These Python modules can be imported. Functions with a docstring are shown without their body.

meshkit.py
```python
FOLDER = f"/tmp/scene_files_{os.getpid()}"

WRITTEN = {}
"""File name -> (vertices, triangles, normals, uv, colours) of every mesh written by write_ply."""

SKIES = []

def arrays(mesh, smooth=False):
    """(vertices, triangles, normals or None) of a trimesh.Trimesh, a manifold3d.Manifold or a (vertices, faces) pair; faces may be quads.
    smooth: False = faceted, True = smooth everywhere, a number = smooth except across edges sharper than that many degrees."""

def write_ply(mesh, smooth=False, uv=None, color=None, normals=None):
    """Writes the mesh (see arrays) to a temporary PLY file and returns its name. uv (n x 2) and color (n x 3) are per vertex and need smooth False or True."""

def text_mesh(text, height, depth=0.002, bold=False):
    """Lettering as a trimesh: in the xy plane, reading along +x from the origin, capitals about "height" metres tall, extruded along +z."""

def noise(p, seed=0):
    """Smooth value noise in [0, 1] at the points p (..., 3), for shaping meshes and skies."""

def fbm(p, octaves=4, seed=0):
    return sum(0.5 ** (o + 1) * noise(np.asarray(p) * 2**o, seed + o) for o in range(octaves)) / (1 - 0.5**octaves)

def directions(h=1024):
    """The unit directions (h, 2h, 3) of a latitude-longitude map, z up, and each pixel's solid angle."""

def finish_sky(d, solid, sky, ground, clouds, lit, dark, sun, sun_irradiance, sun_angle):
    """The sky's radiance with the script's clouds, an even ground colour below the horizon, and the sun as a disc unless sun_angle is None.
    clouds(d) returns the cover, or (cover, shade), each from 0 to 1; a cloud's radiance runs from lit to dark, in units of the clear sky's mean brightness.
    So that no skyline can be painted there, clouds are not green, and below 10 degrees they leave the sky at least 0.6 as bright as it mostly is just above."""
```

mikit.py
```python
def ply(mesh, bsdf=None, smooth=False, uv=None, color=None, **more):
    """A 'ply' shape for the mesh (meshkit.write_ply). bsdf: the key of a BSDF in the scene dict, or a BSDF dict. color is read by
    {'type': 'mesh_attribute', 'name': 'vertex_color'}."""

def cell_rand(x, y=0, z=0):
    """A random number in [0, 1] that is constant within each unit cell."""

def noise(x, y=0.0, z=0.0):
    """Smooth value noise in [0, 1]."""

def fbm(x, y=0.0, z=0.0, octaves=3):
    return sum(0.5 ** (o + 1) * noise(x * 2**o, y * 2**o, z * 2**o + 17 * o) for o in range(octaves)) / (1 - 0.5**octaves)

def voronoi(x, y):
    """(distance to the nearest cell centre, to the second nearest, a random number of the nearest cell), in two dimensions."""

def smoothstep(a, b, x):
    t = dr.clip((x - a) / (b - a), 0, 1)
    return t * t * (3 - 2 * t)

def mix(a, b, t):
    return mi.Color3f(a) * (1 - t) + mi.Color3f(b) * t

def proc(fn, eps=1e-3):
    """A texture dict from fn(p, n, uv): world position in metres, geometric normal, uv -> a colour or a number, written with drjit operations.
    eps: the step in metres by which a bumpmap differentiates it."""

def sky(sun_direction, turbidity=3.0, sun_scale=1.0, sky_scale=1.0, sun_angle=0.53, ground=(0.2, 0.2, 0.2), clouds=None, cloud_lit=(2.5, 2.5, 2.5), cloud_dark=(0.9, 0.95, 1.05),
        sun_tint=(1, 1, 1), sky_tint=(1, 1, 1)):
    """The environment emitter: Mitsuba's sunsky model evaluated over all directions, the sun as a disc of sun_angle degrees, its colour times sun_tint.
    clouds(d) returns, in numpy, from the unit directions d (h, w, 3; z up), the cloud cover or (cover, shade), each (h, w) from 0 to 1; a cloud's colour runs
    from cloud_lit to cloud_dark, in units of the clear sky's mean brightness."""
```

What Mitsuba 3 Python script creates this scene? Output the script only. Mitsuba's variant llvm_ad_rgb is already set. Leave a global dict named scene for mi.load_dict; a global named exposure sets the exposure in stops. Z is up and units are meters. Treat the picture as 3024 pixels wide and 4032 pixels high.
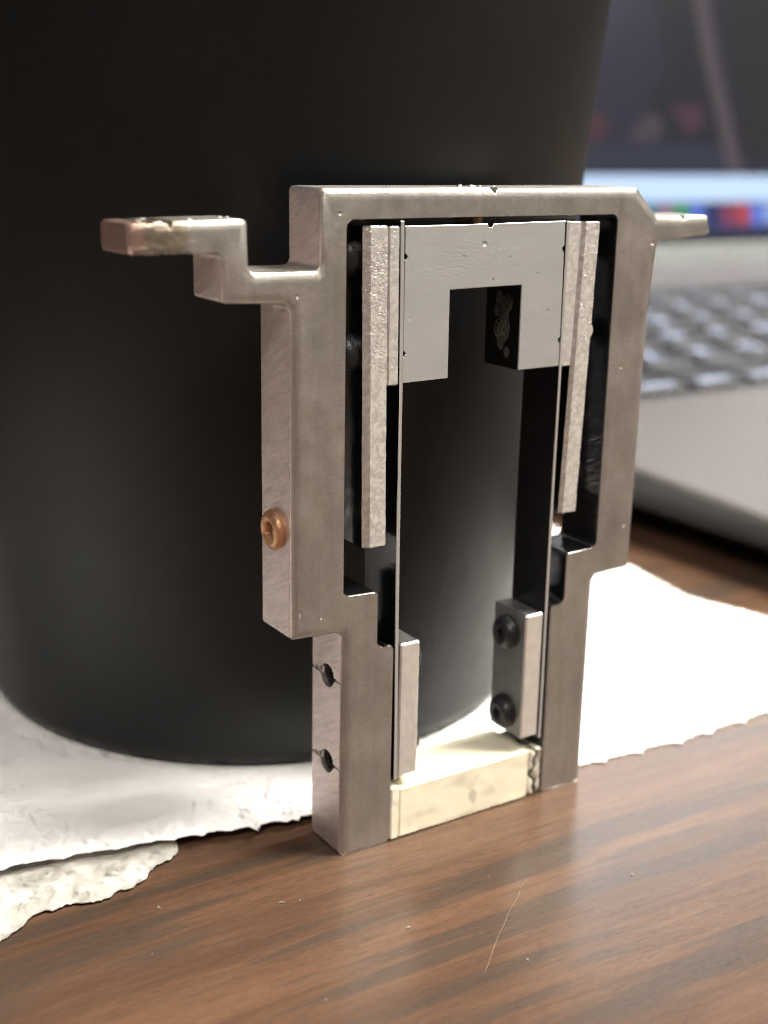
import math, random
import numpy as np, trimesh, manifold3d as m3, mitsuba as mi, drjit as dr
import mikit, meshkit
from shapely.geometry import Polygon, box as sbox, Point
from shapely.ops import unary_union
from mikit import noise, fbm, smoothstep, mix, proc

T = mi.ScalarTransform4f
S = 0.0013                      # one drawing unit of the part is 1.3 mm
scene, labels = {}, {}
rng = np.random.default_rng(7)
random.seed(7)

# ------------------------------------------------------------------ camera, light, exposure
exposure = -0.25
CAM = np.array([-46.812, -75.657, 52.831]) * S
FWD = np.array([0.52899527, 0.8032371, -0.27381411])
UP = np.array([0.13390776, 0.23960628, 0.96159115])
scene['camera'] = {'type': 'thinlens', 'fov': 32.881, 'fov_axis': 'x', 'aperture_radius': 0.80 * S, 'focus_distance': 93.0 * S,
                   'near_clip': 0.005, 'far_clip': 20.0,
                   'to_world': T().look_at(origin=CAM.tolist(), target=(CAM + FWD).tolist(), up=UP.tolist())}
scene['room_light'] = {'type': 'constant', 'radiance': {'type': 'rgb', 'value': [0.13, 0.128, 0.122]}, 'sampling_weight': 4.0}


def ceiling_lamp(key, pos, size, rad, label):
    """A ceiling fixture or added fill panel: emitting diffuser in a metal housing, facing straight down."""
    x, y, z = pos
    lx, ly = size
    v = np.array([[-lx, -ly, 0], [lx, -ly, 0], [lx, ly, 0], [-lx, ly, 0]]) / 2 + [x, y, z]
    scene[key + '__diffuser'] = mikit.ply((v, np.array([[0, 2, 1], [0, 3, 2]])), 'white_paint',
                                          emitter={'type': 'area', 'radiance': {'type': 'rgb', 'value': rad}, 'sampling_weight': 8.0})
    h = trimesh.creation.box((lx + .06, ly + .06, .06))
    h.apply_translation([x, y, z + .033])
    scene[key + '__housing'] = mikit.ply(h, 'white_paint')
    labels[key] = {'label': label, 'category': 'ceiling lamp'}


LAMP_B = dict(pos=(0.82, -0.44, 1.30), size=(0.62, 0.40), rad=[97, 93, 84])
LAMP_C = dict(pos=(1.20, 0.02, 1.20), size=(1.1, 0.16), rad=[79, 77, 71])
GLARE_D = dict(pos=(2.65, 2.45, 1.78), size=(2.0, 0.9), rad=[9, 8.9, 8.7])  # added, unseen source for the glare on table and cup
FILL_E = dict(pos=(1.75, -1.55, 1.50), size=(1.2, 0.9), rad=[17, 16, 14.2])  # added fill, unseen, to brighten the rounded top edges
FILL_F = dict(pos=(-0.85, -0.80, 1.10), size=(1.1, 0.20), rad=[33, 30, 27.5])  # added fill, unseen, to lift the left faces and soften shadows
ceiling_lamp('ceiling_lamp', **LAMP_B, label='short ceiling lamp above and in front of the metal fixture')
ceiling_lamp('ceiling_lamp_001', **LAMP_C, label='long ceiling lamp to the right of the table')
ceiling_lamp('ceiling_lamp_002', **GLARE_D, label='wide added glare panel far behind the laptop')
ceiling_lamp('ceiling_lamp_003', **FILL_E, label='large added fill light far in front, to the right')
ceiling_lamp('ceiling_lamp_004', **FILL_F, label='long warm added fill light in front, to the left')


# ------------------------------------------------------------------ materials
def bs(key, bump=None, scale=0.0, two=True, eps=3e-5, **kw):
    b = {'type': 'principled', **kw}
    for k, v in list(b.items()):
        if isinstance(v, (tuple, list)):
            b[k] = {'type': 'rgb', 'value': list(v)}
    if bump is not None:
        b = {'type': 'bumpmap', 'bump_map': proc(bump, eps), 'scale': scale, 'bsdf': b}
    scene[key] = {'type': 'twosided', 'bsdf': b} if two else b


U = 1.0 / S


def specks(a, b, dens):
    d, s, r = mikit.voronoi(a, b)
    return dr.select(r > dens, dr.maximum(0.0, 1 - d * (3.2 + 5 * r)), 0.0)


NICKS = [(20.9, 27.9, .16), (20.5, 28.2, .12), (21.8, 27.7, .12), (26.0, 26.9, .13), (26.9, 22.6, .2), (22.0, 9.1, .16), (21.9, 14.5, .12), (-.9, 48.2, .2), (-4.2, 42.9, .16),
         (-3.9, 20.5, .3), (25.3, 35.9, .14), (27.7, 45.6, .18), (-2.2, 19.9, .22), (25.2, 43.1, .1), (-1.6, 30.2, .1), (2.2, 8.3, .1)]
BLOCK_NICKS = [(16.3, 43.6, .14), (17.4, 40.8, .15), (11.2, 45.9, .17), (13.6, 44.8, .15), (12.1, 43.3, .15), (4.9, 40.9, .16), (8.0, 39.8, .12), (6.4, 44.4, .08), (16.9, 38.2, .1), (9.4, 45.1, .07)]


def nicks(x, z, where, seed):
    """Small irregular dents at given places, 0 to 1."""
    wob = 1.3 * (noise(x * 5.5 + seed, z * 5.5, 3.0) - .5)
    out = mi.Float(0)
    for i, (cx, cz, r) in enumerate(where):
        a = .6 + 1.1 * math.sin(i * 2.3)
        u, v = (x - cx) * math.cos(a) + (z - cz) * math.sin(a), -(x - cx) * math.sin(a) + (z - cz) * math.cos(a)
        d = dr.sqrt(dr.square(u / r) + dr.square(v / (r * (.45 + .2 * (i % 3))))) + wob
        out = dr.maximum(out, smoothstep(1.1, .25, d))
    return out


def bore(x, z, n):
    """1 on the smooth, wire-cut walls of the inner opening, where shade is painted in."""
    return dr.select(z > 19.0, smoothstep(-.5, -.37, x), smoothstep(.2, .4, x)) * smoothstep(24.1, 23.98, x) * smoothstep(47.9, 47.8, z) * smoothstep(.7, .5, dr.abs(n.y)) * smoothstep(.3, .5, z)


def steel_color(p, n, uv):
    x, y, z = p.x * U, p.y * U, p.z * U
    big = fbm(x * .35 + 3, y * .4, z * .22, 3)
    fine = noise(x * 5, y * 5, z * 5)
    side = smoothstep(.7, .9, dr.abs(n.x))
    front = mix((.31, .292, .268), (.47, .443, .405), big)
    mill = mix((.62, .52, .485), (.95, .83, .785), noise(y * .9 + 1, (z + .5 * y) * 4.5, 2.0) * .5 + .2 * noise(y * 1.5, (z + .5 * y) * 10, 4.0) + big * .3)  # milling hatch, with a pinkish reflection painted into the side faces
    streak = fbm(x * 1.9 + 4, 1.0, z * .10, 3) * .6 + .4 * fbm(x * .7, 2.0, z * .5, 2)
    front = front * (.82 + .36 * streak)
    front = mix(front, (.72, .69, .63), nicks(x, z, NICKS, 0) * .55)
    c = mix(front, mill, side) * (.93 + .14 * fine)
    c = mix(c, mi.Color3f(.21, .21, .215), bore(x, z, n))  # shade and the dark reflection of the cup put into the colour
    # heat and grease stains on the thin arm, left by the saw cut
    arm = smoothstep(-11.6, -12.4, x) * smoothstep(43.5, 44.5, z)
    st = fbm(x * 1.3, y * .8 + 9, z * 1.4, 3)
    c = mix(c, mi.Color3f(.24, .19, .13) * (.35 + 1.0 * st), arm * .8)
    tip = smoothstep(-14.6, -15.2, x)
    return mix(c, mi.Color3f(.34, .20, .17), tip * .7)


def steel_rough(p, n, uv):
    x, y, z = p.x * U, p.y * U, p.z * U
    r = .40 + .14 * fbm(x * .8, y * .8, z * .8 + 5, 3) + .06 * smoothstep(.7, .9, dr.abs(n.x))
    b = bore(x, z, n)
    return r * (1 - b) + .17 * b


def steel_bump(p, n, uv):
    x, y, z = p.x * U, p.y * U, p.z * U
    side = smoothstep(.7, .9, dr.abs(n.x))
    f = .16 * noise(x * 6, y * 6, z * 6) + .5 * fbm(x * .9, y * .9, z * .7, 2)
    f -= 2.2 * nicks(x, z, NICKS, 0)
    f += .25 * noise(x * 9, z * .8, 2.0)
    mill = .28 * noise(y * .8 + 1, (z + .45 * y) * 5.5, 1.0) + .26 * noise(y * 1.5, (z + .45 * y) * 11, 4.0)
    arm = smoothstep(-11.6, -13, x) * smoothstep(43.5, 44.5, z)
    return f * (1 - side) + mill * side + arm * 1.1 * fbm(x * 1.8, y * 1.8, z * 1.8, 3)


bs('steel', steel_bump, 6e-5, base_color=proc(steel_color), metallic=proc(lambda p, n, uv: .90 + .08 * bore(p.x * U, p.z * U, n)), roughness=proc(steel_rough))


def sawn_color(p, n, uv):
    x, y, z = p.x * U, p.y * U, p.z * U
    v = noise(x * 3.4 + z * 1.2, z * 4.0 - x * 1.5, y * 2)
    v2 = noise(x * 7 + 3, z * 6, y * 3)
    f = smoothstep(.4, .8, dr.abs(n.y))
    return mix((.24, .24, .245), mix((.58, .57, .545), (.78, .76, .715), smoothstep(.25, .8, .6 * v + .4 * v2)), f)  # side faces coloured dark for the shade inside the opening


def sawn_bump(p, n, uv):
    x, y, z = p.x * U, p.y * U, p.z * U
    f = smoothstep(.4, .8, dr.abs(n.y)) * .9 + .1
    return f * (.8 * noise(x * 5 + z * 2.5, z * 8 - x * 3.4, y * 2.0) + .7 * noise(x * 10 - z * 3, z * 14 + 7, y * 4))


bs('sawn_steel', sawn_bump, 4.6e-5, base_color=proc(sawn_color), metallic=proc(lambda p, n, uv: 1 - .5 * dr.abs(n.y)), roughness=proc(lambda p, n, uv: .15 + .15 * dr.abs(n.y)))


def clamp_color(p, n, uv):
    x, y, z = p.x * U, p.y * U, p.z * U
    return mix((.26, .26, .26), mix((.64, .61, .565), (.78, .75, .70), fbm(x * 2, y * 2, z * 1.4, 3)), smoothstep(.3, .8, dr.abs(n.y)))  # dark tone on the side faces stands in for shade


bs('clamp_steel', lambda p, n, uv: noise(p.x * U * 4, p.y * U * 4, p.z * U * 2.5) + .6 * specks(p.x * U * .9, p.z * U * .9, .8), 4e-5,
   base_color=proc(clamp_color), metallic=proc(lambda p, n, uv: .75 - .15 * dr.abs(n.y)), roughness=proc(lambda p, n, uv: .34 + .06 * dr.abs(n.y)))


def block_color(p, n, uv):
    x, y, z = p.x * U, p.y * U, p.z * U
    return mix((.18, .18, .18), (.44, .44, .432), smoothstep(.4, .8, dr.abs(n.y))) * mix((.92, .92, .92), (1.05, 1.05, 1.05), fbm(x * .5, y * .5, z * .5, 3) * .7 + .3 * noise(x * 9, y * 9, z * 9))  # notch walls and sides carry painted shade


bs('block_steel', lambda p, n, uv: .22 * noise(p.x * U * 7, p.y * U * 7, p.z * U * 7) - 2.4 * nicks(p.x * U, p.z * U, BLOCK_NICKS, 9), 7e-5,
   base_color=proc(block_color), metallic=proc(lambda p, n, uv: 1 - .55 * dr.abs(n.y)), roughness=proc(lambda p, n, uv: .16 + .28 * dr.abs(n.y)))
bs('blade_steel', lambda p, n, uv: noise(p.x * U * 2, p.y * U * .5, p.z * U * 8), 1.5e-5, base_color=proc(lambda p, n, uv: mix((.24, .24, .25), (.52, .52, .51), smoothstep(.4, .8, dr.abs(n.y)))), metallic=proc(lambda p, n, uv: 1 - .5 * dr.abs(n.y)), roughness=.18)  # flat sides painted dark, as if mirroring the black cup
bs('plate_steel', lambda p, n, uv: noise(p.x * U * 3, p.y * U * 3, p.z * U * 3), 2e-5, base_color=(.42, .43, .42), metallic=1.0, roughness=.33)
bs('black_oxide', lambda p, n, uv: noise(p.x * U * 9, p.y * U * 9, p.z * U * 9), 2e-5, base_color=(.016, .016, .017), roughness=.36, specular=.42)


bs('black_hole', None, base_color=(.008, .008, .008), roughness=.7, specular=.15)


def copper_color(p, n, uv):
    f = fbm(p.x * U * 2.2, p.y * U * 2.2, p.z * U * 2.2, 3)
    return mix((.44, .22, .12), (.72, .43, .24), f)


bs('copper', lambda p, n, uv: fbm(p.x * U * 3, p.y * U * 3, p.z * U * 3, 2), 6e-5, base_color=proc(copper_color), metallic=.8, roughness=.45)


def ceramic_color(p, n, uv):
    x, y, z = p.x * U, p.y * U, p.z * U
    c = mix((.71, .655, .475), (.79, .745, .585), fbm(x * .6, y * .6, z * .6, 3))
    sm = smoothstep(.62, .85, fbm(x * .5 + 31, y * .5 + 4, z * .6 + 2, 2))
    c = mix(c, (.30, .27, .20), sm * .3)
    d = dr.sqrt(dr.square((x - 12.2) / .42) + dr.square((z - 1.75) / .8))
    mark = smoothstep(1.3, .4, d + .9 * (noise(x * 2.1, 0.0, z * 1.6) - .4))
    return mix(c, (.20, .18, .15), mark * .45)


bs('ceramic', lambda p, n, uv: fbm(p.x * U * 1.6, p.y * U * 1.6, p.z * U * 1.6, 3), 3.5e-5, base_color=proc(ceramic_color), roughness=.5, specular=.35)
bs('pale_ceramic', lambda p, n, uv: fbm(p.x * U * 2, p.y * U * 2, p.z * U * 2, 3), 8e-5, base_color=(.72, .68, .54), roughness=.5)


def glue_color(p, n, uv):
    f = fbm(p.x * U * 1.7 + 2, p.y * U * 1.7, p.z * U * 1.4, 3)
    x, z = p.x * U, p.z * U
    d = dr.abs(x - (18.62 + .22 * dr.sin(z * 2.3) + .16 * dr.sin(z * 5.1 + 1)))
    return mix((.05, .045, .04), mix((.40, .37, .30), (.66, .62, .52), f), smoothstep(.07, .24, d + .25 * (f - .5)))


bs('glue', lambda p, n, uv: fbm(p.x * U * 3, p.y * U * 3, p.z * U * 3, 2), 1.5e-4, base_color=proc(glue_color), roughness=.32)
bs('dark_glue', lambda p, n, uv: fbm(p.x * U * 5, p.y * U * 5, p.z * U * 5, 2), 2e-4, base_color=(.036, .030, .022), roughness=.45)


def cup_bump(p, n, uv):
    x, y, z = p.x * U, p.y * U, p.z * U
    return .30 * noise(x * 2.2, y * 2.2, z * 2.2) + .16 * noise(x * 4.7, y * 4.7, z * 4.7) + 1.2 * fbm(x * .25, y * .25, z * .12, 2)


bs('black_powder_coat', cup_bump, 4e-5, base_color=(.0026, .0030, .0034), roughness=proc(lambda p, n, uv: .36 + .10 * fbm(p.x * U * .12, p.y * U * .12, p.z * U * .12, 4)), specular=.36, eps=8e-5)
bs('paper', lambda p, n, uv: fbm(p.x * U * .55, p.y * U * .75, 0.0, 4) + .3 * noise(p.x * U * 2.2, p.y * U * 2.2, 1.0), 1.3e-3,
   base_color=(.87, .86, .845), roughness=.9, specular=.1, sheen=.2, eps=1.5e-4)


def ply_color(p, n, uv):
    """A single thin ply: the wood shows through where the fibres are sparse."""
    x, y = p.x * U, p.y * U
    f = fbm(x * .5, y * .6, 2.0, 4)
    return mix((.37, .35, .315), (.52, .50, .46), smoothstep(.3, .7, f))


bs('thin_paper', lambda p, n, uv: fbm(p.x * U * .7, p.y * U * .9, 0.0, 4), 1.5e-3, base_color=proc(ply_color), roughness=.9, specular=.1, eps=1.5e-4)


def wood_color(p, n, uv):
    x, y = p.x * U, p.y * U
    w = (fbm(x * .022, y * .07, 3.0, 3) - .5) * 3.2
    yy = y + w + .04 * x
    a = fbm(x * .045 + 5, yy * .42, 1.0, 3)
    b = fbm(x * .13, yy * 1.5 + 40, 2.0, 3)
    pore = noise(x * .9 + 60, y * 7 + w * 2, 5.0)
    fine = fbm(x * .22 + 9, yy * 4.2, 7.0, 2)
    c = mix((.070, .038, .024), (.116, .062, .037), smoothstep(.25, .75, .45 * a + .35 * b + .2 * fine))
    dark = smoothstep(.50, .66, .75 * fbm(x * .045 + 11, yy * .55 + 7, 8.0, 3) + .25 * b)
    c = mix(c, (.046, .036, .029), dark * .72)
    c = mix(c, (.045, .030, .022), smoothstep(.6, .95, pore) * .3)
    return c * (.9 + .2 * noise(x * 2.5, y * 12, 0.0))


def wood_bump(p, n, uv):
    x, y = p.x * U, p.y * U
    return .6 * noise(x * 1.2, y * 6, 1.0) + .4 * noise(x * 3, y * 3, 6.0)


bs('wood_laminate', wood_bump, 6e-6, base_color=proc(wood_color), roughness=.26, specular=.40, eps=8e-5)
bs('grey_aluminium', lambda p, n, uv: noise(p.x * U * 3, p.y * U * 3, p.z * U * 3), 1e-5, base_color=(.10, .091, .091), metallic=.2, roughness=.42)
bs('shaded_aluminium', None, base_color=(.030, .030, .030), roughness=.4, metallic=.3)  # same aluminium as the deck, darkened for the shaded side
bs('key_plastic', None, base_color=(.020, .020, .025), roughness=.5, specular=.5)
bs('key_well', None, base_color=(.03, .03, .034), roughness=.5)
bs('hinge_plastic', None, base_color=(.10, .105, .10), roughness=.4)
bs('bezel_glass', None, base_color=(.010, .010, .012), roughness=.2, specular=.2)
bs('white_paint', None, base_color=(.8, .8, .8), roughness=.6)
bs('fibre', None, base_color=(.20, .15, .11), roughness=.6)
bs('dust_white', None, base_color=(.20, .18, .15), roughness=.8)


# ------------------------------------------------------------------ mesh helpers (all in drawing units)
def ent(key, mesh, mat, smooth=30, mat4=None, **kw):
    """ONE entry of scene from a mesh in drawing units; a taken key gets the next three-digit number."""
    k, i = key, 0
    while k in scene:
        i += 1
        k = f'{key}_{i:03d}'
    v, f, _ = meshkit.arrays(mesh)
    if mat4 is not None:
        v = v @ mat4[:3, :3].T + mat4[:3, 3]
    scene[k] = mikit.ply(trimesh.Trimesh(v * S, f, process=False), mat, smooth=smooth, **kw)
    return k


def lab(key, label, cat=None, group=None, kind=None):
    d = {'label': label} if label else {}
    if cat: d['category'] = cat
    if group: d['group'] = group
    if kind: d['kind'] = kind
    labels[key] = d


def cbox(x0, x1, y0, y1, z0, z1, c=.1):
    """Box with chamfered edges."""
    pts = []
    for x, sx in ((x0, 1), (x1, -1)):
        for y, sy in ((y0, 1), (y1, -1)):
            for z, sz in ((z0, 1), (z1, -1)):
                pts += [(x, y + sy * c, z + sz * c), (x + sx * c, y, z + sz * c), (x + sx * c, y + sy * c, z)]
    return m3.Manifold.hull_points(np.array(pts))


def prism_z(poly, z0, z1, c=.07):
    """Plan polygon (x, y) extruded in z with small chamfers at both ends (convex polygons)."""
    p = Polygon(poly)
    q = np.array(p.buffer(-c, join_style=2).exterior.coords)[:-1]
    o = np.array(p.exterior.coords)[:-1]
    pts = [np.c_[o, np.full(len(o), z0 + c)], np.c_[o, np.full(len(o), z1 - c)], np.c_[q, np.full(len(q), z0)], np.c_[q, np.full(len(q), z1)]]
    return m3.Manifold.hull_points(np.vstack(pts))


def to_tm(man):
    m = man.to_mesh()
    return trimesh.Trimesh(np.array(m.vert_properties[:, :3], float), np.array(m.tri_verts), process=False)


def cyl_x(x0, x1, y, z, r, n=32):
    return m3.Manifold.cylinder(x1 - x0, r, r, n).rotate([0, 90, 0]).translate([x0, y, z])


def lathe_x(profile, x, y, z, sign=1, n=40):
    """Profile [(distance along the axis, radius)] turned about the x axis at (x, y, z)."""
    m = trimesh.creation.revolve(np.array([(r, h) for h, r in profile]), sections=n)
    v = m.vertices.copy()
    m.vertices = np.c_[x + sign * v[:, 2], y + v[:, 0], z + sign * v[:, 1]]
    return m


def earcut(poly):
    v, f = trimesh.creation.triangulate_polygon(poly, engine='earcut')
    return np.asarray(v), np.asarray(f)


# ------------------------------------------------------------------ the setting: the table
tab = trimesh.creation.box((2300, 1300, 24))
tab.apply_translation([380, 180, -12])
ent('table', tab, 'wood_laminate', smooth=False)
lab('table', 'glossy brown wood grain table top under everything', kind='structure')

# ------------------------------------------------------------------ the machined fixture
FX = 'flexure_fixture'
lab(FX, 'upright machined grey metal fixture with a cream spacer, standing before the black cup', 'metal fixture')
DEP = 4.35
outline = [(-.37, 0), (-.37, 18.35), (-4.62, 18.5), (-4.62, 42.35), (-9.62, 42.6), (-9.62, 45.85), (-15.95, 45.8), (-15.95, 47.8), (-7.75, 47.92),
           (-7.72, 44.56), (-2.36, 44.5), (-2.38, 49.84), (25.86, 49.8), (28.1, 47.66), (34.0, 47.6), (34.05, 46.08), (28.25, 45.75), (28.0, 40),
           (27.85, 18.78), (23.85, 18.68), (23.85, 0), (19.45, 0), (19.42, 16.8), (20.78, 16.82), (20.8, 21.1), (23.92, 21.15), (23.93, 47.78), (-.36, 47.74),
           (-.36, 21.15), (2.66, 21.02), (2.68, 16.95), (3.1, 16.35), (3.55, 16.62), (4.02, 16.5), (4.15, 16.1), (4.15, 0)]
P = Polygon(outline).buffer(-.36, quad_segs=5).buffer(.36, quad_segs=5)          # small convex radii
P = P.buffer(.55, quad_segs=6).buffer(-.55, quad_segs=6)                          # cutter radii inside the corners
P = P.intersection(sbox(-50, 0, 60, 60))
inner = Polygon([(4.15, -1), (4.15, 16.6), (2.68, 16.6), (2.66, 21.15), (-.36, 21.15), (-.36, 47.77), (23.93, 47.77), (23.93, 21.15), (20.8, 21.15), (20.8, 16.82),
                 (19.44, 16.82), (19.45, -1)]).buffer(.3)


def vee(x, z, w, d):
    return Polygon([(x - w, z + .2), (x - w, z), (x - w * .12, z - d), (x + w * .12, z - d), (x + w, z), (x + w, z + .2)])


F = unary_union([P, inner, sbox(-.37, -6, 23.85, .5), sbox(27.6, 44, 40, 46.6), sbox(-22, 43.2, -9.63, 46.4)]).buffer(.02)
cuts = [vee(12.0, 49.84, .40, .42), vee(-13.08, 47.84, .26, .42), vee(31.1, 47.64, .34, .34), vee(-14.6, 47.84, .2, .14), vee(-9.1, 47.93, .3, .06)]
for z, xs in ((14.25, (-.37, 23.85)), (7.2, (-.37, 23.85))):                     # scribed grooves across the outer legs
    for x in xs:
        cuts.append(Point(x, z).buffer(.10, quad_segs=3))
P = P.difference(unary_union(cuts))
# ragged burr below the tab and under the arm
P = P.difference(unary_union([Point(30.9 + .35 * i, 45.86 + .12 * math.sin(i * 2.1)).buffer(.16 + .05 * math.sin(i * 3.3), quad_segs=3) for i in range(9)]))
P = P.difference(unary_union([Point(-15.8 + .42 * i, 45.72 + .1 * math.sin(i * 1.7)).buffer(.15 + .1 * abs(math.sin(i * 2.3)), quad_segs=3) for i in range(10)]))
P = P.difference(unary_union([Point(-15.9 + .5 * i, 47.98 + .05 * math.sin(i * 1.3)).buffer(.2 + .07 * math.sin(i * 2.9), quad_segs=3) for i in range(7)]))
P = max(getattr(P, 'geoms', [P]), key=lambda g: g.area)
P = Polygon(P.exterior).simplify(.004)
RADX, RADY = .9, .36
ds = [0.0] + [RADX * (1 - math.cos(a)) for a in np.linspace(.16, math.pi / 2, 12)]


def fillet_depth(d):
    d = np.clip(d, 0, RADX)
    return RADY * (1 - np.sqrt(np.maximum(0, 1 - ((RADX - d) / RADX) ** 2)))


def rings(P, F):
    out = []
    for k, d in enumerate(ds):
        s = P if k == 0 else P.buffer(-(.07 + .012 * k), join_style=2).intersection(F.buffer(-d, quad_segs=6))
        if k:
            s = s.simplify(.004)
        out.append([Polygon(g.exterior) for g in getattr(s, 'geoms', [s]) if g.geom_type == 'Polygon' and g.area > .02])
    return out


RG = rings(P, F)
bound = F.exterior
V, N_, FA = {}, [], []


def vid(x, z, y):
    k = (round(x, 6), round(z, 6), round(y, 6))
    if k not in V:
        V[k] = len(N_)
        N_.append((x, y, z))
    return V[k]


def front_y(x, z, k):
    y = float(fillet_depth(bound.distance(Point(x, z)) if k else min(bound.distance(Point(x, z)), 9)))
    return max(y, .08) if k == 0 else y


ycache = {}
for k in range(len(RG)):
    nxt = RG[k + 1] if k + 1 < len(RG) else []
    for g in RG[k]:
        holes = [h.exterior.coords for h in nxt if g.buffer(1e-6).contains(h)]
        v, f = earcut(Polygon(g.exterior.coords, holes))
        own = {(round(a, 7), round(b, 7)) for a, b in g.exterior.coords}
        ids = []
        for a, b in v:
            kk = k if (round(a, 7), round(b, 7)) in own else k + 1
            key = (round(a, 6), round(b, 6), kk)
            if key not in ycache:
                ycache[key] = front_y(a, b, kk)
            ids.append(vid(a, b, ycache[key]))
        ids = np.array(ids)
        for t in f:
            a, b, c = (np.array(N_[ids[i]]) for i in t)
            n = np.cross(b - a, c - a)
            FA.append(ids[t] if n[1] < 0 else ids[t][::-1])
ext = list(P.exterior.coords)[:-1]
if not P.exterior.is_ccw:
    ext = ext[::-1]
fi = [vid(a, b, ycache[(round(a, 6), round(b, 6), 0)]) for a, b in ext]
bi = []
for a, b in ext:
    bi.append(len(N_)); N_.append((a, DEP, b))
nE = len(ext)
for i in range(nE):
    j = (i + 1) % nE
    FA += [[fi[j], fi[i], bi[i]], [fi[j], bi[i], bi[j]]]
v, f = earcut(Polygon(ext))
lut = {(round(a, 6), round(b, 6)): bi[i] for i, (a, b) in enumerate(ext)}
for t in f:
    q = [lut[(round(v[i][0], 6), round(v[i][1], 6))] for i in t]
    a, b, c = (np.array(N_[i]) for i in q)
    FA.append(q if np.cross(b - a, c - a)[1] > 0 else q[::-1])
fm = trimesh.Trimesh(np.array(N_), np.array([list(map(int, t)) for t in FA]), process=False)
fm.fix_normals()
man = m3.Manifold(m3.Mesh64(np.asarray(fm.vertices, float), np.asarray(fm.faces, np.uint64))) if hasattr(m3, 'Mesh64') else m3.Manifold(m3.Mesh(np.asarray(fm.vertices, np.float32), np.asarray(fm.faces, np.uint32)))
FRAME_OK = man.status() == m3.Error.NoError and man.volume() > 50
if FRAME_OK:
    holes = [cyl_x(-1.5, 1.6, 2.12, z, .92, 26) for z in (14.25, 7.2)] + [cyl_x(-1.5, -.12, y_, z + dz_, r_, 14) for z in (14.25, 7.2) for y_, dz_, r_ in ((3.0, .12, .34), (3.7, .10, .22), (1.25, -.1, .2))] + [cyl_x(22.4, 25, 2.12, z, .80, 26) for z in (14.25, 7.2)]
    holes += [cyl_x(-6, 1, 2.07, 26.35, 1.25, 30), cyl_x(23, 29, 2.6, 26.9, .42, 20)]
    for h in holes:
        man = man - h
    fm = to_tm(man)
else:
    print('frame mesh not closed', man.status())
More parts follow.
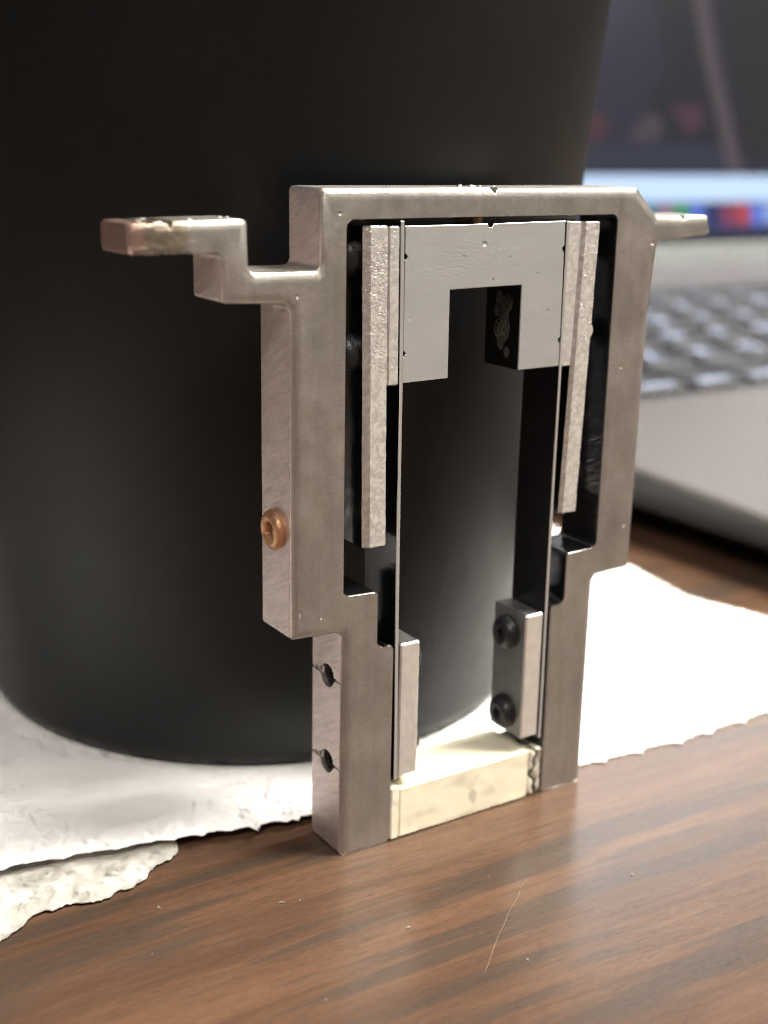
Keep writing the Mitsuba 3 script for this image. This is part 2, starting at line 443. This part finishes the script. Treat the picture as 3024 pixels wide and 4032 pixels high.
# ragged end of the arm
vv = fm.vertices.copy()
w = np.clip((-12.0 - vv[:, 0]) / 2.5, 0, 1) * (vv[:, 2] > 43.5)
nz = np.stack([meshkit.fbm(vv * 1.3 + s, 3, seed=s) - .5 for s in (1, 2, 3)], 1)
vv += nz * w[:, None] * np.array([.25, .2, .2])
fm.vertices = vv
ent(FX + '__frame', fm, 'steel', smooth=28)
lab(FX + '__frame', 'grey one piece metal frame with a stepped arm and a short tab')

# burrs and swarf crumbs along the top edge
crumbs = []
for x, z, y, r in [(9.6, 49.86, 1.2, .12), (9.9, 49.88, 1.5, .15), (10.6, 49.88, 1.0, .16), (10.9, 49.87, 1.3, .13), (11.2, 49.86, .9, .1), (12.6, 49.86, 1.1, .1),
                   (-14.9, 47.86, 1.0, .16), (-14.3, 47.9, 1.6, .14), (-11.2, 47.86, 1.4, .09), (-9.2, 47.98, 1.2, .12), (-8.8, 47.97, 1.0, .1)]:
    s = trimesh.creation.icosphere(1, r)
    s.vertices = s.vertices * [1.5, 1, .8] * (.7 + .6 * rng.random((len(s.vertices), 1))) + [x, y, z]
    crumbs.append(s)
ent(FX + '__burr', trimesh.util.concatenate(crumbs), 'sawn_steel', smooth=False)
lab(FX + '__burr', 'small metal burrs left on the top edges', kind='stuff')

# set screws: black ones sunk in the legs, copper ones in the columns
for sx, x in ((1, .30), (-1, 23.1)):
    for z in (14.25, 7.2):
        k = ent(FX + '__set_screw', lathe_x([(0, 0), (0, .30), (-.3, .34), (-.3, .89), (.9, .89), (.9, 0)], x, 2.12, z, sx, 24), 'black_hole', smooth=35)
        lab(k, 'black set screw sunk in the leg')


def hex_ring(x, y, z, sign, R0, R1, rh, depth, n=48):
    """A rounded screw end with a hexagonal socket, the axis along x."""
    prof = [(-1.2, R1), (.25, R1)] + [(.25 + R0 * math.sin(a), R1 - R0 + R0 * math.cos(a)) for a in np.linspace(.1, math.pi / 2, 8)]
    m = lathe_x(prof + [(.25 + R0, 0.0)], x, y, z, sign, n)
    m.merge_vertices()
    m.update_faces(m.nondegenerate_faces())
    trimesh.repair.fix_normals(m)
    return m, (x, y, z)


prof = [(-1.42, 0), (-1.42, 1.2), (-1.4, 1.28), (.10, 1.40), (.28, 1.58)] + [(.28 + .50 * math.sin(a), 1.05 + .53 * math.cos(a)) for a in np.linspace(.15, math.pi * .5, 9)] + \
       [(.74, .78), (.58, .66), (.1, .62), (-1.35, .60), (-1.35, 0)]
prof = [(h, r * .92) for h, r in prof]
ring = lathe_x(prof, -4.62, 2.07, 26.35, -1, 48)
rv = ring.vertices.copy()
yy, zz = rv[:, 1] - 2.07, rv[:, 2] - 26.35
rad = np.hypot(yy, zz)
ang = np.arctan2(yy, zz)
hexf = math.cos(math.pi / 6) / np.cos((ang % (math.pi / 3)) - math.pi / 6)
sc = np.where(rad < .72, hexf * 1.08, np.where(rad < .9, 1 + (hexf * 1.08 - 1) * .5, 1.0))
rv[:, 1], rv[:, 2] = 2.07 + yy * sc * .98, 26.35 + zz * sc
ring.vertices = rv + (meshkit.fbm(rv * 1.5, 3)[:, None] - .5) * .10 * np.array([1, .6, .6])
k = ent(FX + '__copper_screw', ring, 'copper', smooth=40)
lab(k, 'copper coloured hex socket set screw in the left column')
nub = m3.Manifold.cylinder(1.1, .55, .5, 22).translate([11.35, 1.35, 46.95]) + m3.Manifold.cylinder(.35, .75, .62, 22).translate([11.0, 2.3, 47.45])
ent(FX + '__copper_stop', nub, 'copper', smooth=35)
lab(FX + '__copper_stop', 'small copper stop between the top bar and the block')

# moving block: an upside-down U between the two blades
blk = Polygon([(4.34, 36.35), (4.32, 47.28), (11.45, 47.32), (11.6, 47.08), (11.85, 47.05), (12.0, 47.33), (18.74, 47.42), (18.86, 36.5), (14.83, 36.47), (14.8, 42.83), (8.3, 42.76), (8.36, 36.4)])
for x, z in ((4.3, 45.2), (4.32, 38.45)):
    blk = blk.difference(Polygon([(x - .3, z + .28), (x + .12, z + .2), (x + .3, z - .05), (x + .12, z - .22), (x - .3, z - .26)]))
for x, z in ((18.78, 45.35), (18.83, 38.5)):
    blk = blk.difference(Polygon([(x + .3, z + .3), (x - .08, z + .22), (x - .24, z + .04), (x - .1, z - .24), (x + .3, z - .4)]))


def plate(poly, y0, y1, c=.06):
    """An (x, z) polygon extruded along y, with a small chamfer round the front face."""
    def cs(p): return m3.CrossSection([np.array(p.exterior.coords)[:-1]] + [np.array(i.coords)[:-1] for i in p.interiors], m3.FillRule.EvenOdd)
    body = cs(poly).extrude(y1 - y0 - c)
    verts, faces = [], []
    a, b = poly, poly.buffer(-c, join_style=2)
    v, f = earcut(Polygon(a.exterior.coords, [b.exterior.coords]))
    ina = {(round(p, 7), round(q, 7)) for p, q in a.exterior.coords}
    z = [0.0 if (round(p, 7), round(q, 7)) in ina else c for p, q in v]
    v2, f2 = earcut(b)
    cap = trimesh.util.concatenate([trimesh.Trimesh(np.c_[v, z], f, process=False), trimesh.Trimesh(np.c_[v2, np.full(len(v2), c)], f2, process=False)])
    cap.apply_translation([0, 0, y1 - y0 - c])
    m = trimesh.util.concatenate([to_tm(body), cap])
    q = m.vertices
    return trimesh.Trimesh(np.c_[q[:, 0], y1 - q[:, 2], q[:, 1]], m.faces, process=False)


ent(FX + '__moving_block', plate(blk, .02, 4.2), 'block_steel', smooth=20)
lab(FX + '__moving_block', 'satin grey block with a square notch, hung between the thin blades')

# glue smears on the notch wall
sm = []
for y, z, r in [(1.9, 39.4, .62), (2.3, 39.1, .5), (2.0, 40.4, .55), (1.6, 41.3, .5), (2.6, 41.6, .42), (2.3, 38.2, .36), (1.5, 37.6, .3), (2.9, 40.6, .3)]:
    s = trimesh.creation.icosphere(2, r)
    d = s.vertices / r
    s.vertices = s.vertices * (.65 + .8 * meshkit.fbm(d * 1.4 + z, 3))[:, None] * [.07, 1, 1.35] + [14.81, y, z]
    sm.append(s)
for i in range(5):
    s = trimesh.creation.torus(.32 + .06 * i * (i % 2), .045, 20, 8)
    s.apply_transform(trimesh.transformations.rotation_matrix(math.pi / 2, [0, 1, 0]))
    s.vertices = s.vertices * [1, 1, 1.5] + [14.72, 1.75 + .22 * i, 39.35]
    sm.append(s)
ent(FX + '__glue_smear', trimesh.util.concatenate(sm), 'dark_glue', smooth=50)
lab(FX + '__glue_smear', 'dried brown glue smeared on the wall of the notch')


def ragged(m, amp, freq, seed, mask=None):
    v = m.vertices.copy()
    n = np.stack([meshkit.fbm(v * freq + 5 * s, 2, seed=seed + s) - .5 for s in range(3)], 1) * amp
    m.vertices = v + (n if mask is None else n * mask(v)[:, None])
    return m


def sawn_bar(poly, z0, z1, lean, c=.1, seed=0, amp=.05):
    b = prism_z(poly, z0, z1, c).refine_to_length(.42)
    t = to_tm(b)
    t = ragged(t, amp, 1.7, seed)
    zc = 47.3
    t.vertices = t.vertices + np.c_[(zc - t.vertices[:, 2]) * lean, np.zeros(len(t.vertices)), np.zeros(len(t.vertices))]
    return t


def bar_poly(x0, x1, y0, y1, cl, cr):
    return [(x0, y0 + cl * .8), (x0 + cl, y0), (x1 - cr, y0), (x1, y0 + cr), (x1, y1 - .1), (x1 - .1, y1), (x0 + .1, y1), (x0, y1 - .1)]


def button_head(x, y, z, sign, r=1.42, h=1.05, key=None, mat='black_oxide'):
    prof = [(0, r * .97), (.14, r)] + [(.14 + (h - .14) * math.sin(a), r * (.50 + .50 * math.cos(a))) for a in np.linspace(.12, math.pi / 2, 9)] + \
           [(h - .06, .44), (h - .62, .42), (h - .62, 0)]
    m = lathe_x(prof, x, y, z, sign, 40)
    v = m.vertices.copy()
    dy, dz = v[:, 1] - y, v[:, 2] - z
    rr, an = np.hypot(dy, dz), np.arctan2(dy, dz)
    hx = math.cos(math.pi / 6) / np.cos((an % (math.pi / 3)) - math.pi / 6) * 1.06
    s = np.where(rr < .46, hx, 1.0)
    v[:, 1], v[:, 2] = y + dy * s, z + dz * s
    m.vertices = v
    return ent(key, m, mat, smooth=38)


k = ent(FX + '__outer_plate', sawn_bar(bar_poly(1.06, 2.93, .0, 4.25, .46, .1), 24.4, 47.33, .014, seed=1), 'sawn_steel', smooth=24)
lab(k, 'long rough sawn plate on the left blade')
for z in (45.2, 38.45):
    button_head(1.1 + (47.3 - z) * .014, 2.1, z, -1, key=k + '__screw')
k = ent(FX + '__inner_plate', sawn_bar(bar_poly(2.99, 3.96, .10, 4.2, .16, .08), 36.2, 47.28, .012, seed=2, amp=.05), 'sawn_steel', smooth=24)
lab(k, 'short bright shim plate beside the left blade')
k = ent(FX + '__outer_plate', sawn_bar(bar_poly(20.48, 22.2, .0, 4.25, .30, .1), 24.5, 47.32, -.031, seed=3, amp=.06), 'sawn_steel', smooth=24)
lab(k, 'long rough sawn plate on the right blade')
bur = trimesh.creation.icosphere(2, .34)
bur.vertices = bur.vertices * (.7 + .6 * meshkit.fbm(bur.vertices * 3 + 2, 2))[:, None] * [.8, .5, 1.5] + [21.98, .25, 39.0]
ent(k + '__burr', bur, 'sawn_steel', smooth=40)
for z in (45.3, 38.5):
    button_head(22.15 - (47.3 - z) * .031, 2.1, z, 1, key=k + '__screw')
k = ent(FX + '__inner_plate', sawn_bar(bar_poly(19.14, 20.44, .12, 4.2, .1, .08), 36.4, 47.36, -.03, seed=4, amp=.04), 'sawn_steel', smooth=24)
lab(k, 'short grey shim plate beside the right blade')


def blade(x_top, x_bot, z0, z1, t, key, kz, kx):
    n = 60
    z = np.linspace(z0, z1, n)
    x = x_bot + (x_top - x_bot) * (z - z0) / (z1 - z0) + .03 * np.sin(z * .21)
    w = .5 * t + .05 * np.exp(-((z - kz) / .12) ** 2)
    x = x + kx * np.exp(-((z - kz) / .15) ** 2)
    pts = np.vstack([np.c_[x - w, z], np.c_[x + w, z][::-1]])
    return ent(key, plate(Polygon(pts), .03, 4.3, .03), 'blade_steel', smooth=20)


k = blade(4.12, 4.56, 5.2, 47.62, .30, FX + '__blade', 29.4, .05)
lab(k, 'left thin spring steel blade')
k = blade(19.0, 18.98, 5.2, 47.4, .26, FX + '__blade', 28.4, -.05)
lab(k, 'right thin spring steel blade')

# lower clamp plates
def clamp(x0, x1, z0, z1, seed):
    t = to_tm(cbox(x0, x1, .02, 4.2, z0, z1, .13).refine_to_length(.45))
    return ragged(t, .05, 1.5, seed)


k = ent(FX + '__clamp_plate', clamp(4.8, 6.58, 5.4, 16.4, 11), 'clamp_steel', smooth=24)
lab(k, 'left lower clamp plate')
for z in (14.4, 7.4):
    button_head(6.55, 2.15, z, 1, key=k + '__screw')
k = ent(FX + '__clamp_plate', clamp(16.93, 18.72, 5.55, 16.4, 12), 'clamp_steel', smooth=24)
lab(k, 'right lower clamp plate with two black screw heads in view')
for z in (14.4, 7.4):
    button_head(16.97, 2.15, z, -1, key=k + '__screw')

# cream spacer between the legs
sp = to_tm(cbox(5.0, 17.95, .0, 4.95, .03, 4.35, .14).refine_to_length(.5))
ent(FX + '__spacer', ragged(sp, .10, 1.1, 21), 'ceramic', smooth=24)
lab(FX + '__spacer', 'cream ceramic spacer bar joining the two legs at the bottom')
st = to_tm(cbox(4.18, 4.96, -.03, 4.6, .05, 4.55, .12).refine_to_length(.4))
ent(FX + '__shim', ragged(st, .07, 1.4, 22), 'pale_ceramic', smooth=24)
lab(FX + '__shim', 'thin white strip between the spacer and the left leg')
gb = to_tm(cbox(17.98, 19.42, .06, 4.4, .06, 4.25, .22).refine_to_length(.22))
zz_ = gb.vertices[:, 2]
crack = np.abs(gb.vertices[:, 0] - (18.62 + .22 * np.sin(zz_ * 2.3) + .16 * np.sin(zz_ * 5.1 + 1)))
gb.vertices = gb.vertices + np.c_[np.zeros(len(zz_)), np.clip(1 - crack / .24, 0, 1) * .45 * (gb.vertices[:, 1] < 1), np.zeros(len(zz_))]
gl = [ragged(gb, .22, 1.3, 33)]
ent(FX + '__glue_bead', trimesh.util.concatenate(gl), 'glue', smooth=50)
lab(FX + '__glue_bead', 'cracked grey and black glue between the spacer and the right leg')
gl = []
for i in range(9):
    s = trimesh.creation.icosphere(2, .34 + .16 * rng.random())
    d = s.vertices.copy()
    s.vertices = d * (.7 + .7 * meshkit.fbm(d * 2 + 30 + i, 3))[:, None] * [1.0, 1.2, .8] + [4.6 + 1.3 * (i / 8), .5 + 3.2 * rng.random(), 4.55 + .5 * rng.random()]
    gl.append(s)
ent(FX + '__glue_fillet', trimesh.util.concatenate(gl), 'ceramic', smooth=50)
lab(FX + '__glue_fillet', 'yellowish glue under the left clamp plate')

# ------------------------------------------------------------------ black cup
CX, CY, RB, KT = 12.55, 38.55, 26.7, .0928
prof = [(0, .9), (RB - 2.2, .9), (RB - 1.2, .72), (RB - .5, 1.0), (RB - .1, 1.6)] + [(RB + KT * z, z) for z in (2.4, 10, 25, 40, 60, 80, 95)] + \
       [(RB + KT * 96 - .4, 96.0), (RB + KT * 96 - 1.4, 96.2), (RB + KT * 95 - 2.2, 95.2), (RB - 1.5, 4.0), (0, 4.0)]
cup = trimesh.creation.revolve(np.array(prof), sections=160)
cup.apply_translation([CX, CY, 0])
ent('cup', cup, 'black_powder_coat', smooth=35)
lab('cup', 'large matte black tapered cup standing on the white paper towel', 'cup')


# ------------------------------------------------------------------ paper towel sheets
def sheet(key, front, left, right_x, back, nu, nv, zf, t, power=1.6, mat='paper'):
    u = np.linspace(0, 1, nu)
    vv = np.linspace(0, 1, nv) ** power
    top = np.zeros((nv, nu, 3))
    for j, s in enumerate(vv):
        y_guess = None
        x = left + u * (right_x(front(right_x(0)) + s * (back - front(right_x(0)))) - left)
        y = front(x) + s * (back - front(x))
        top[j, :, 0], top[j, :, 1] = x, y
    top[..., 2] = zf(top[..., 0], top[..., 1], np.broadcast_to(vv[:, None], top.shape[:2]))
    bot = top - [0, 0, t]
    V_ = np.vstack([top.reshape(-1, 3), bot.reshape(-1, 3)])
    idx = np.arange(nv * nu).reshape(nv, nu)
    a, b, c, d = idx[:-1, :-1].ravel(), idx[:-1, 1:].ravel(), idx[1:, 1:].ravel(), idx[1:, :-1].ravel()
    n = nv * nu
    fc = [np.c_[a, b, c], np.c_[a, c, d], np.c_[a, c, b] + n, np.c_[a, d, c] + n]
    for line, rev in ((idx[0], 0), (idx[-1], 1), (idx[:, 0], 1), (idx[:, -1], 0)):
        p, q = line[:-1], line[1:]
        fc += [np.c_[p, p + n, q + n], np.c_[p, q + n, q]] if not rev else [np.c_[p, q + n, p + n], np.c_[p, q, q + n]]
    ent(key, trimesh.Trimesh(V_, np.vstack(fc), process=False), mat, smooth=50)


def nz1(x, f, s, o=3):
    x = np.asarray(x, float)
    return meshkit.fbm(np.stack([x * f, np.full_like(x, s * 7.3), np.full_like(x, 1.7 * s)], -1), o, seed=s) - .5


def edge_top(x):
    x = np.asarray(x, float)
    y = np.interp(x, [-90, -40, -23.7, -11, .3, 12, 25.3, 37.8, 49.6, 70], [22, 13.2, 9.5, 7.4, 5.7, 3.9, 1.9, .95, 1.2, 2.6])
    y = y + .5 * nz1(x, .5, 1) + .35 * nz1(x, 2.2, 2)
    # torn perforation: small tabs between scallops
    ph = (x + 1.2 * nz1(x, .16, 3)) / 4.3
    tooth = np.maximum(0, 1 - np.abs((ph % 1) - .5) / .30) ** 2.2
    y = y - tooth * (.75 + .6 * nz1(x, .3, 4)) * np.where(x > 20, 1, .45)
    for xc, h, w in ((-4.6, .95, .34), (-4.2, .6, .2), (-1.0, .55, .4), (-8.8, .4, .6)):
        y = y - h * np.maximum(0, 1 - np.abs(x - xc) / w)
    return y


def near_cup(x, y):
    return np.clip((np.hypot(x - CX, y - CY) - RB + .5) / 7.0, 0, 1)


def z_top(x, y, s):
    k = near_cup(x, y)
    k = k * k * (3 - 2 * k)
    p = np.stack([x * .055, y * .13, np.zeros_like(x)], -1)
    wave = meshkit.fbm(p + 3.1, 3, seed=5)
    ridge = np.exp(-((y - (16.5 - .22 * (x + 20))) / 3.2) ** 2) * np.clip((-x + 4) / 12, 0, 1)
    lift = 1.5 * np.clip((-x - 2) / 14, 0, 1) * np.exp(-((y - edge_top(x)) / 5.0) ** 2)
    z = .62 + k * ((1.1 * wave - .25) * np.clip((8 - x) / 16 + .25, .25, 1) + .55 * ridge + .2 * lift)
    tiny = .12 * (meshkit.fbm(np.stack([x * .8, y * .8, 0 * x], -1), 3, seed=9) - .5)
    low = np.clip((x - 4) / 14, 0, 1) * np.clip(1 - (y - edge_top(x)) / 7, 0, 1)
    return np.maximum(z + tiny * k, .50) * (1 - low) + .20 * low


def right_edge(y):
    return np.interp(y, [-2, 4, 18.2, 28.7, 41.8, 80], [70.5, 69.8, 68.7, 65.7, 68.2, 74])


sheet('paper_towel', edge_top, -90, right_edge, 78, 900, 110, z_top, .10)
lab('paper_towel', 'white paper towel with a torn perforated edge, lying under the black cup', 'paper towel')


def edge_low(x):
    x = np.asarray(x, float)
    y = np.interp(x, [-90, -60, -40, -25.8, -22.8, -20.5, -18.3, -16.2, -13.5, -11.6, -10.6, -9.8], [-18, -9.5, -4.5, 2.5, 4.1, 4.2, 3.6, 3.9, 5.4, 6.3, 7.2, 9.5])
    return y + 1.3 * nz1(x, .9, 11) + .7 * nz1(x, 3.2, 12)


def z_low(x, y, s):
    w = meshkit.fbm(np.stack([x * .35, y * .5, 0 * x], -1), 4, seed=15)
    fade = np.clip((y - edge_low(x)) / 1.2, .25, 1) * np.clip((19 - y) / 8, 0, 1) * np.clip((11.5 - y + 10) / 10, 0, 1)
    return .16 + np.minimum(.75 * w * fade, np.maximum(z_top(x, y, s) - .42, .02))


sheet('paper_towel_001', edge_low, -90, lambda y: np.full_like(np.asarray(y, float), -9.8) + 0 * y, 40, 420, 80, z_low, .08, mat='thin_paper')
lab('paper_towel_001', 'torn lower paper towel peeking out greyish at the lower left, beneath the other sheet', 'paper towel')

# ------------------------------------------------------------------ laptop
LP = 'laptop'
lab(LP, 'open grey laptop behind the fixture with black keys and a dark glowing screen', 'laptop')
X0, X1, Y0, Y1 = 80.0, 352.0, 8.0, 246.0
KZ = .05
TILT = np.eye(4)
TILT[2, 1] = 0
ang = math.atan(KZ)


def deckz(y):
    return 7.0 + KZ * y


DM = trimesh.transformations.rotation_matrix(ang, [1, 0, 0])
DM[:3, 3] = [0, 0, 7.0]                              # local (x, y, 0) on the deck plane
body = [sbox(X0, Y0, X1, Y1).buffer(-9).buffer(9, quad_segs=10)]
lo, hi = np.array(body[0].buffer(-2.5).exterior.coords), np.array(body[0].exterior.coords)
top_ = np.array(body[0].buffer(-.7).exterior.coords)
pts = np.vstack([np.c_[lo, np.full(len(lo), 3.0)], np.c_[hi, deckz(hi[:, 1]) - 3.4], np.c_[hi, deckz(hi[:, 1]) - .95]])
ent(LP + '__base', m3.Manifold.hull_points(pts), 'shaded_aluminium', smooth=40)
lab(LP + '__base', 'lower case of the laptop, its shade painted in dark grey')
pts = np.vstack([np.c_[hi, deckz(hi[:, 1]) - .93], np.c_[hi, deckz(hi[:, 1]) - .4], np.c_[top_, deckz(top_[:, 1])]])
ent(LP + '__deck', m3.Manifold.hull_points(pts), 'grey_aluminium', smooth=40)
lab(LP + '__deck', 'pale grey palm rest and keyboard deck')
for fx in (100, 330):
    for fy in (30, 225):
        ent(LP + '__foot', m3.Manifold.cylinder(1.65 + .02, 4, 4.5, 20).translate([fx, fy, .01]), 'key_well')
ent(LP + '__keyboard_well', cbox(94.5, 94.5 + 14.25 * 15.6, 83.2, 182.8, .02, .12, .03), 'key_well', mat4=DM)
lab(LP + '__keyboard_well', 'dark recessed keyboard tray')
pitch = 14.25
rows = [  # from the front row to the back row: (width in pitches, legend)
    [(1, 'fn'), (1, 'control'), (1, 'option'), (1.25, 'command'), (5, ''), (1.25, 'command'), (1, 'option'), (1, '<'), (1, ''), (1, '>')],
    [(2.25, 'shift')] + [(1, c) for c in 'ZXCVBNM,./'] + [(2.25, 'shift')],
    [(1.75, 'caps lock')] + [(1, c) for c in 'ASDFGHJKL;\''] + [(1.75, 'return')],
    [(1.5, 'tab')] + [(1, c) for c in 'QWERTYUIOP[]'] + [(1, '\\')],
    [(1, '`')] + [(1, c) for c in '1234567890-='] + [(1.5, 'delete')],
    [(1.5, 'esc')] + [(1, f'F{i}') for i in range(1, 13)] + [(1, '')],
]
legend = []
yk = 84.2
for ri, row in enumerate(rows):
    hgt = 14.9 if ri < 5 else 11
    if ri == 0: hgt = 16
    xk = 95.5
    for w, txt in row:
        a, b = xk + .9, xk + w * pitch - .9
        xk += w * pitch
        ent(LP + '__key', cbox(a, b, yk + .9, yk + hgt - .9, .14, 1.25, .35), 'key_plastic', mat4=DM)
        if txt and a < 230:
            if len(txt) > 1:
                h = 2.0 if ri < 3 else 1.7
                tm = meshkit.text_mesh(txt, h, .03, bold=True)
                sc_ = min(1.0, (b - a - 1.6) / max(tm.extents[0], .1))
                tm.apply_scale([sc_, sc_, 1])
                tm.apply_translation([a + .8 if ri else (a + b - tm.extents[0]) / 2, yk + 2.3, 1.26])
            else:
                tm = meshkit.text_mesh(txt, 4.6, .03, bold=True)
                tm.apply_translation([(a + b) / 2 - tm.extents[0] / 2, yk + hgt / 2 - 2.3, 1.26])
            legend.append(tm)
    yk += hgt
lg = trimesh.util.concatenate(legend)
ent(LP + '__key_legend', lg, 'key_plastic', smooth=False, mat4=DM,
    emitter={'type': 'area', 'radiance': {'type': 'rgb', 'value': [1.5, 1.7, 2.2]}, 'sampling_weight': .05})
lab(LP + '__key_legend', 'white backlit lettering on the black keys', kind='stuff')

# the lid: local frame with x along the hinge, y up the lid, z out of the screen
AL = math.radians(12)
LM = np.eye(4)
LM[:3, :3] = np.array([[1, 0, 0], [0, math.sin(AL), -math.cos(AL)], [0, math.cos(AL), math.sin(AL)]])
LM[:3, 3] = [0, 240, 19.5]
ent(LP + '__shaded_deck_strip', cbox(X0 + 4, X1 - 4, 212, 239, .03, .5, .1), 'hinge_plastic', mat4=DM)  # no separate part: dark strip painting the shaded deck near the hinge
lab(LP + '__shaded_deck_strip', 'deck strip in front of the hinge, darkened for shade')
hinge = cyl_x(X0 + 14, X1 - 14, 240.6, 19.2, 2.6, 28)
ent(LP + '__hinge', hinge, 'hinge_plastic', smooth=40)
ent(LP + '__lid', cbox(X0, X1, -2.0, 152, -5.5, -.35, 1.0), 'grey_aluminium', mat4=LM)
ent(LP + '__bezel', cbox(X0 + 1.2, X1 - 1.2, 0.0, 151, -.33, -.02, .08), 'bezel_glass', mat4=LM)
lab(LP + '__bezel', 'black glass border round the screen')


def panel(key, poly, lift, rgb, label, wgt=.3):
    p = poly if hasattr(poly, 'exterior') else Polygon(poly)
    v, f = earcut(p)
    m = trimesh.Trimesh(np.c_[v, np.full(len(v), lift)], f, process=False)
    if m.face_normals[:, 2].mean() < 0:
        m.invert()
    k = ent(key, m, 'bezel_glass', smooth=False, mat4=LM, emitter={'type': 'area', 'radiance': {'type': 'rgb', 'value': list(rgb)}, 'sampling_weight': wgt})
    if label: lab(k, label)
    return k


SC = LP + '__screen'
panel(SC, sbox(X0 + 8, 4.5, X1 - 8, 145), 0.0, (.018, .017, .038), 'lit screen showing a dark blurred picture', 1.0)
panel(SC + '__dark_area', [(258, 36), (301, 36), (296, 78), (292, 110), (270, 110), (276, 60)], .06, (.010, .011, .016), None)
panel(SC + '__dark_area', [(310, 30), (344, 30), (344, 144), (300, 144), (303, 75)], .06, (.014, .012, .015), None)
panel(SC + '__pink_streak', [(303, 22), (310, 24), (305.5, 45), (301.5, 62), (298.6, 83), (294, 120), (286, 120), (291.5, 83), (294.5, 62), (299.5, 42)], .12, (.092, .07, .08), 'faint pink branch across the screen')
panel(SC + '__pink_patch', [(257, 36), (271, 36), (274, 42), (268, 45.5), (262, 41)], .12, (.065, .048, .062), None)
panel(SC + '__magenta_patch', [(278, 49), (284, 47), (291, 49), (293, 45), (291, 40), (284, 39), (280, 43)], .14, (.072, .026, .045), 'magenta patch on the screen')
panel(SC + '__red_patch', [(238, 46), (247, 44), (249, 40), (246, 36), (238, 35)], .14, (.07, .022, .028), None)
panel(SC + '__navy_band', sbox(X0 + 8, 26, X1 - 46, 34.5), .08, (.022, .028, .05), None)
panel(SC + '__window_bar', sbox(X0 + 8, 16.2, X1 - 8, 24.9), .16, (.74, .97, 1.30), 'pale blue bar across the bottom of the screen', 1.0)
panel(SC + '__dock_strip', sbox(X0 + 8, 6.0, X1 - 8, 16.0), .10, (.035, .05, .16), None)
cols = [(.05, .33, .45), (.05, .33, .42), (.40, .22, .30), (.06, .42, .13), (.13, .22, .85), (.02, .03, .12), (.30, .05, .10), (.62, .07, .07), (.16, .28, .95), (.42, .58, .95), (.1, .2, .7), (.5, .5, .55)]
for i, c in enumerate(cols):
    x = 257 + i * 7.35
    panel(SC + '__icon', sbox(x - 3.0, 8.2 if i > 4 else 9.2, x + 3.0, 15.6).buffer(-.8).buffer(.8), .18, c, None, .1)

# ------------------------------------------------------------------ lint on the table
cv = np.array([(10.0, -10.0), (8.6, -10.7), (7.5, -11.7), (6.2, -12.6), (4.8, -13.8), (3.2, -15.0), (2.0, -15.9), (.9, -16.8), (.2, -17.4)])
tt = np.linspace(0, 1, len(cv))
fine = np.linspace(0, 1, 40)
path = np.c_[np.interp(fine, tt, cv[:, 0]) + .12 * np.sin(fine * 9), np.interp(fine, tt, cv[:, 1]), .06 + .05 * np.sin(fine * 7) ** 2]
hair = []
for a, b in zip(path[:-1], path[1:]):
    hair.append(trimesh.creation.cylinder(.018, segment=[a, b], sections=6))
ent('lint_fibre', trimesh.util.concatenate(hair), 'fibre', smooth=40)
lab('lint_fibre', 'thin pale curved fibre lying on the wood in front of the fixture', 'lint')
spk = []
pos = [(-15, .8), (-7.2, -3.2), (-1.2, -10.5), (17.1, -13.6), (3.6, -17.8), (25.1, -6.3)]
pos += [tuple(rng.uniform([-22, -24], [38, -1])) for _ in range(6)]
for i, (x, y) in enumerate(pos):
    r = .11 if i < 4 else .03 + .04 * rng.random()
    s = trimesh.creation.icosphere(1, r)
    s.vertices = s.vertices * [1.7, .8, .6] * (.6 + .8 * rng.random((len(s.vertices), 1)))
    s.apply_transform(trimesh.transformations.rotation_matrix(rng.uniform(0, 6.28), [0, 0, 1]))
    s.apply_translation([x, y, .07])
    spk.append(s)
ent('dust', trimesh.util.concatenate(spk), 'dust_white', smooth=False)
lab('dust', 'specks of pale dust scattered on the wood', 'dust', kind='stuff')
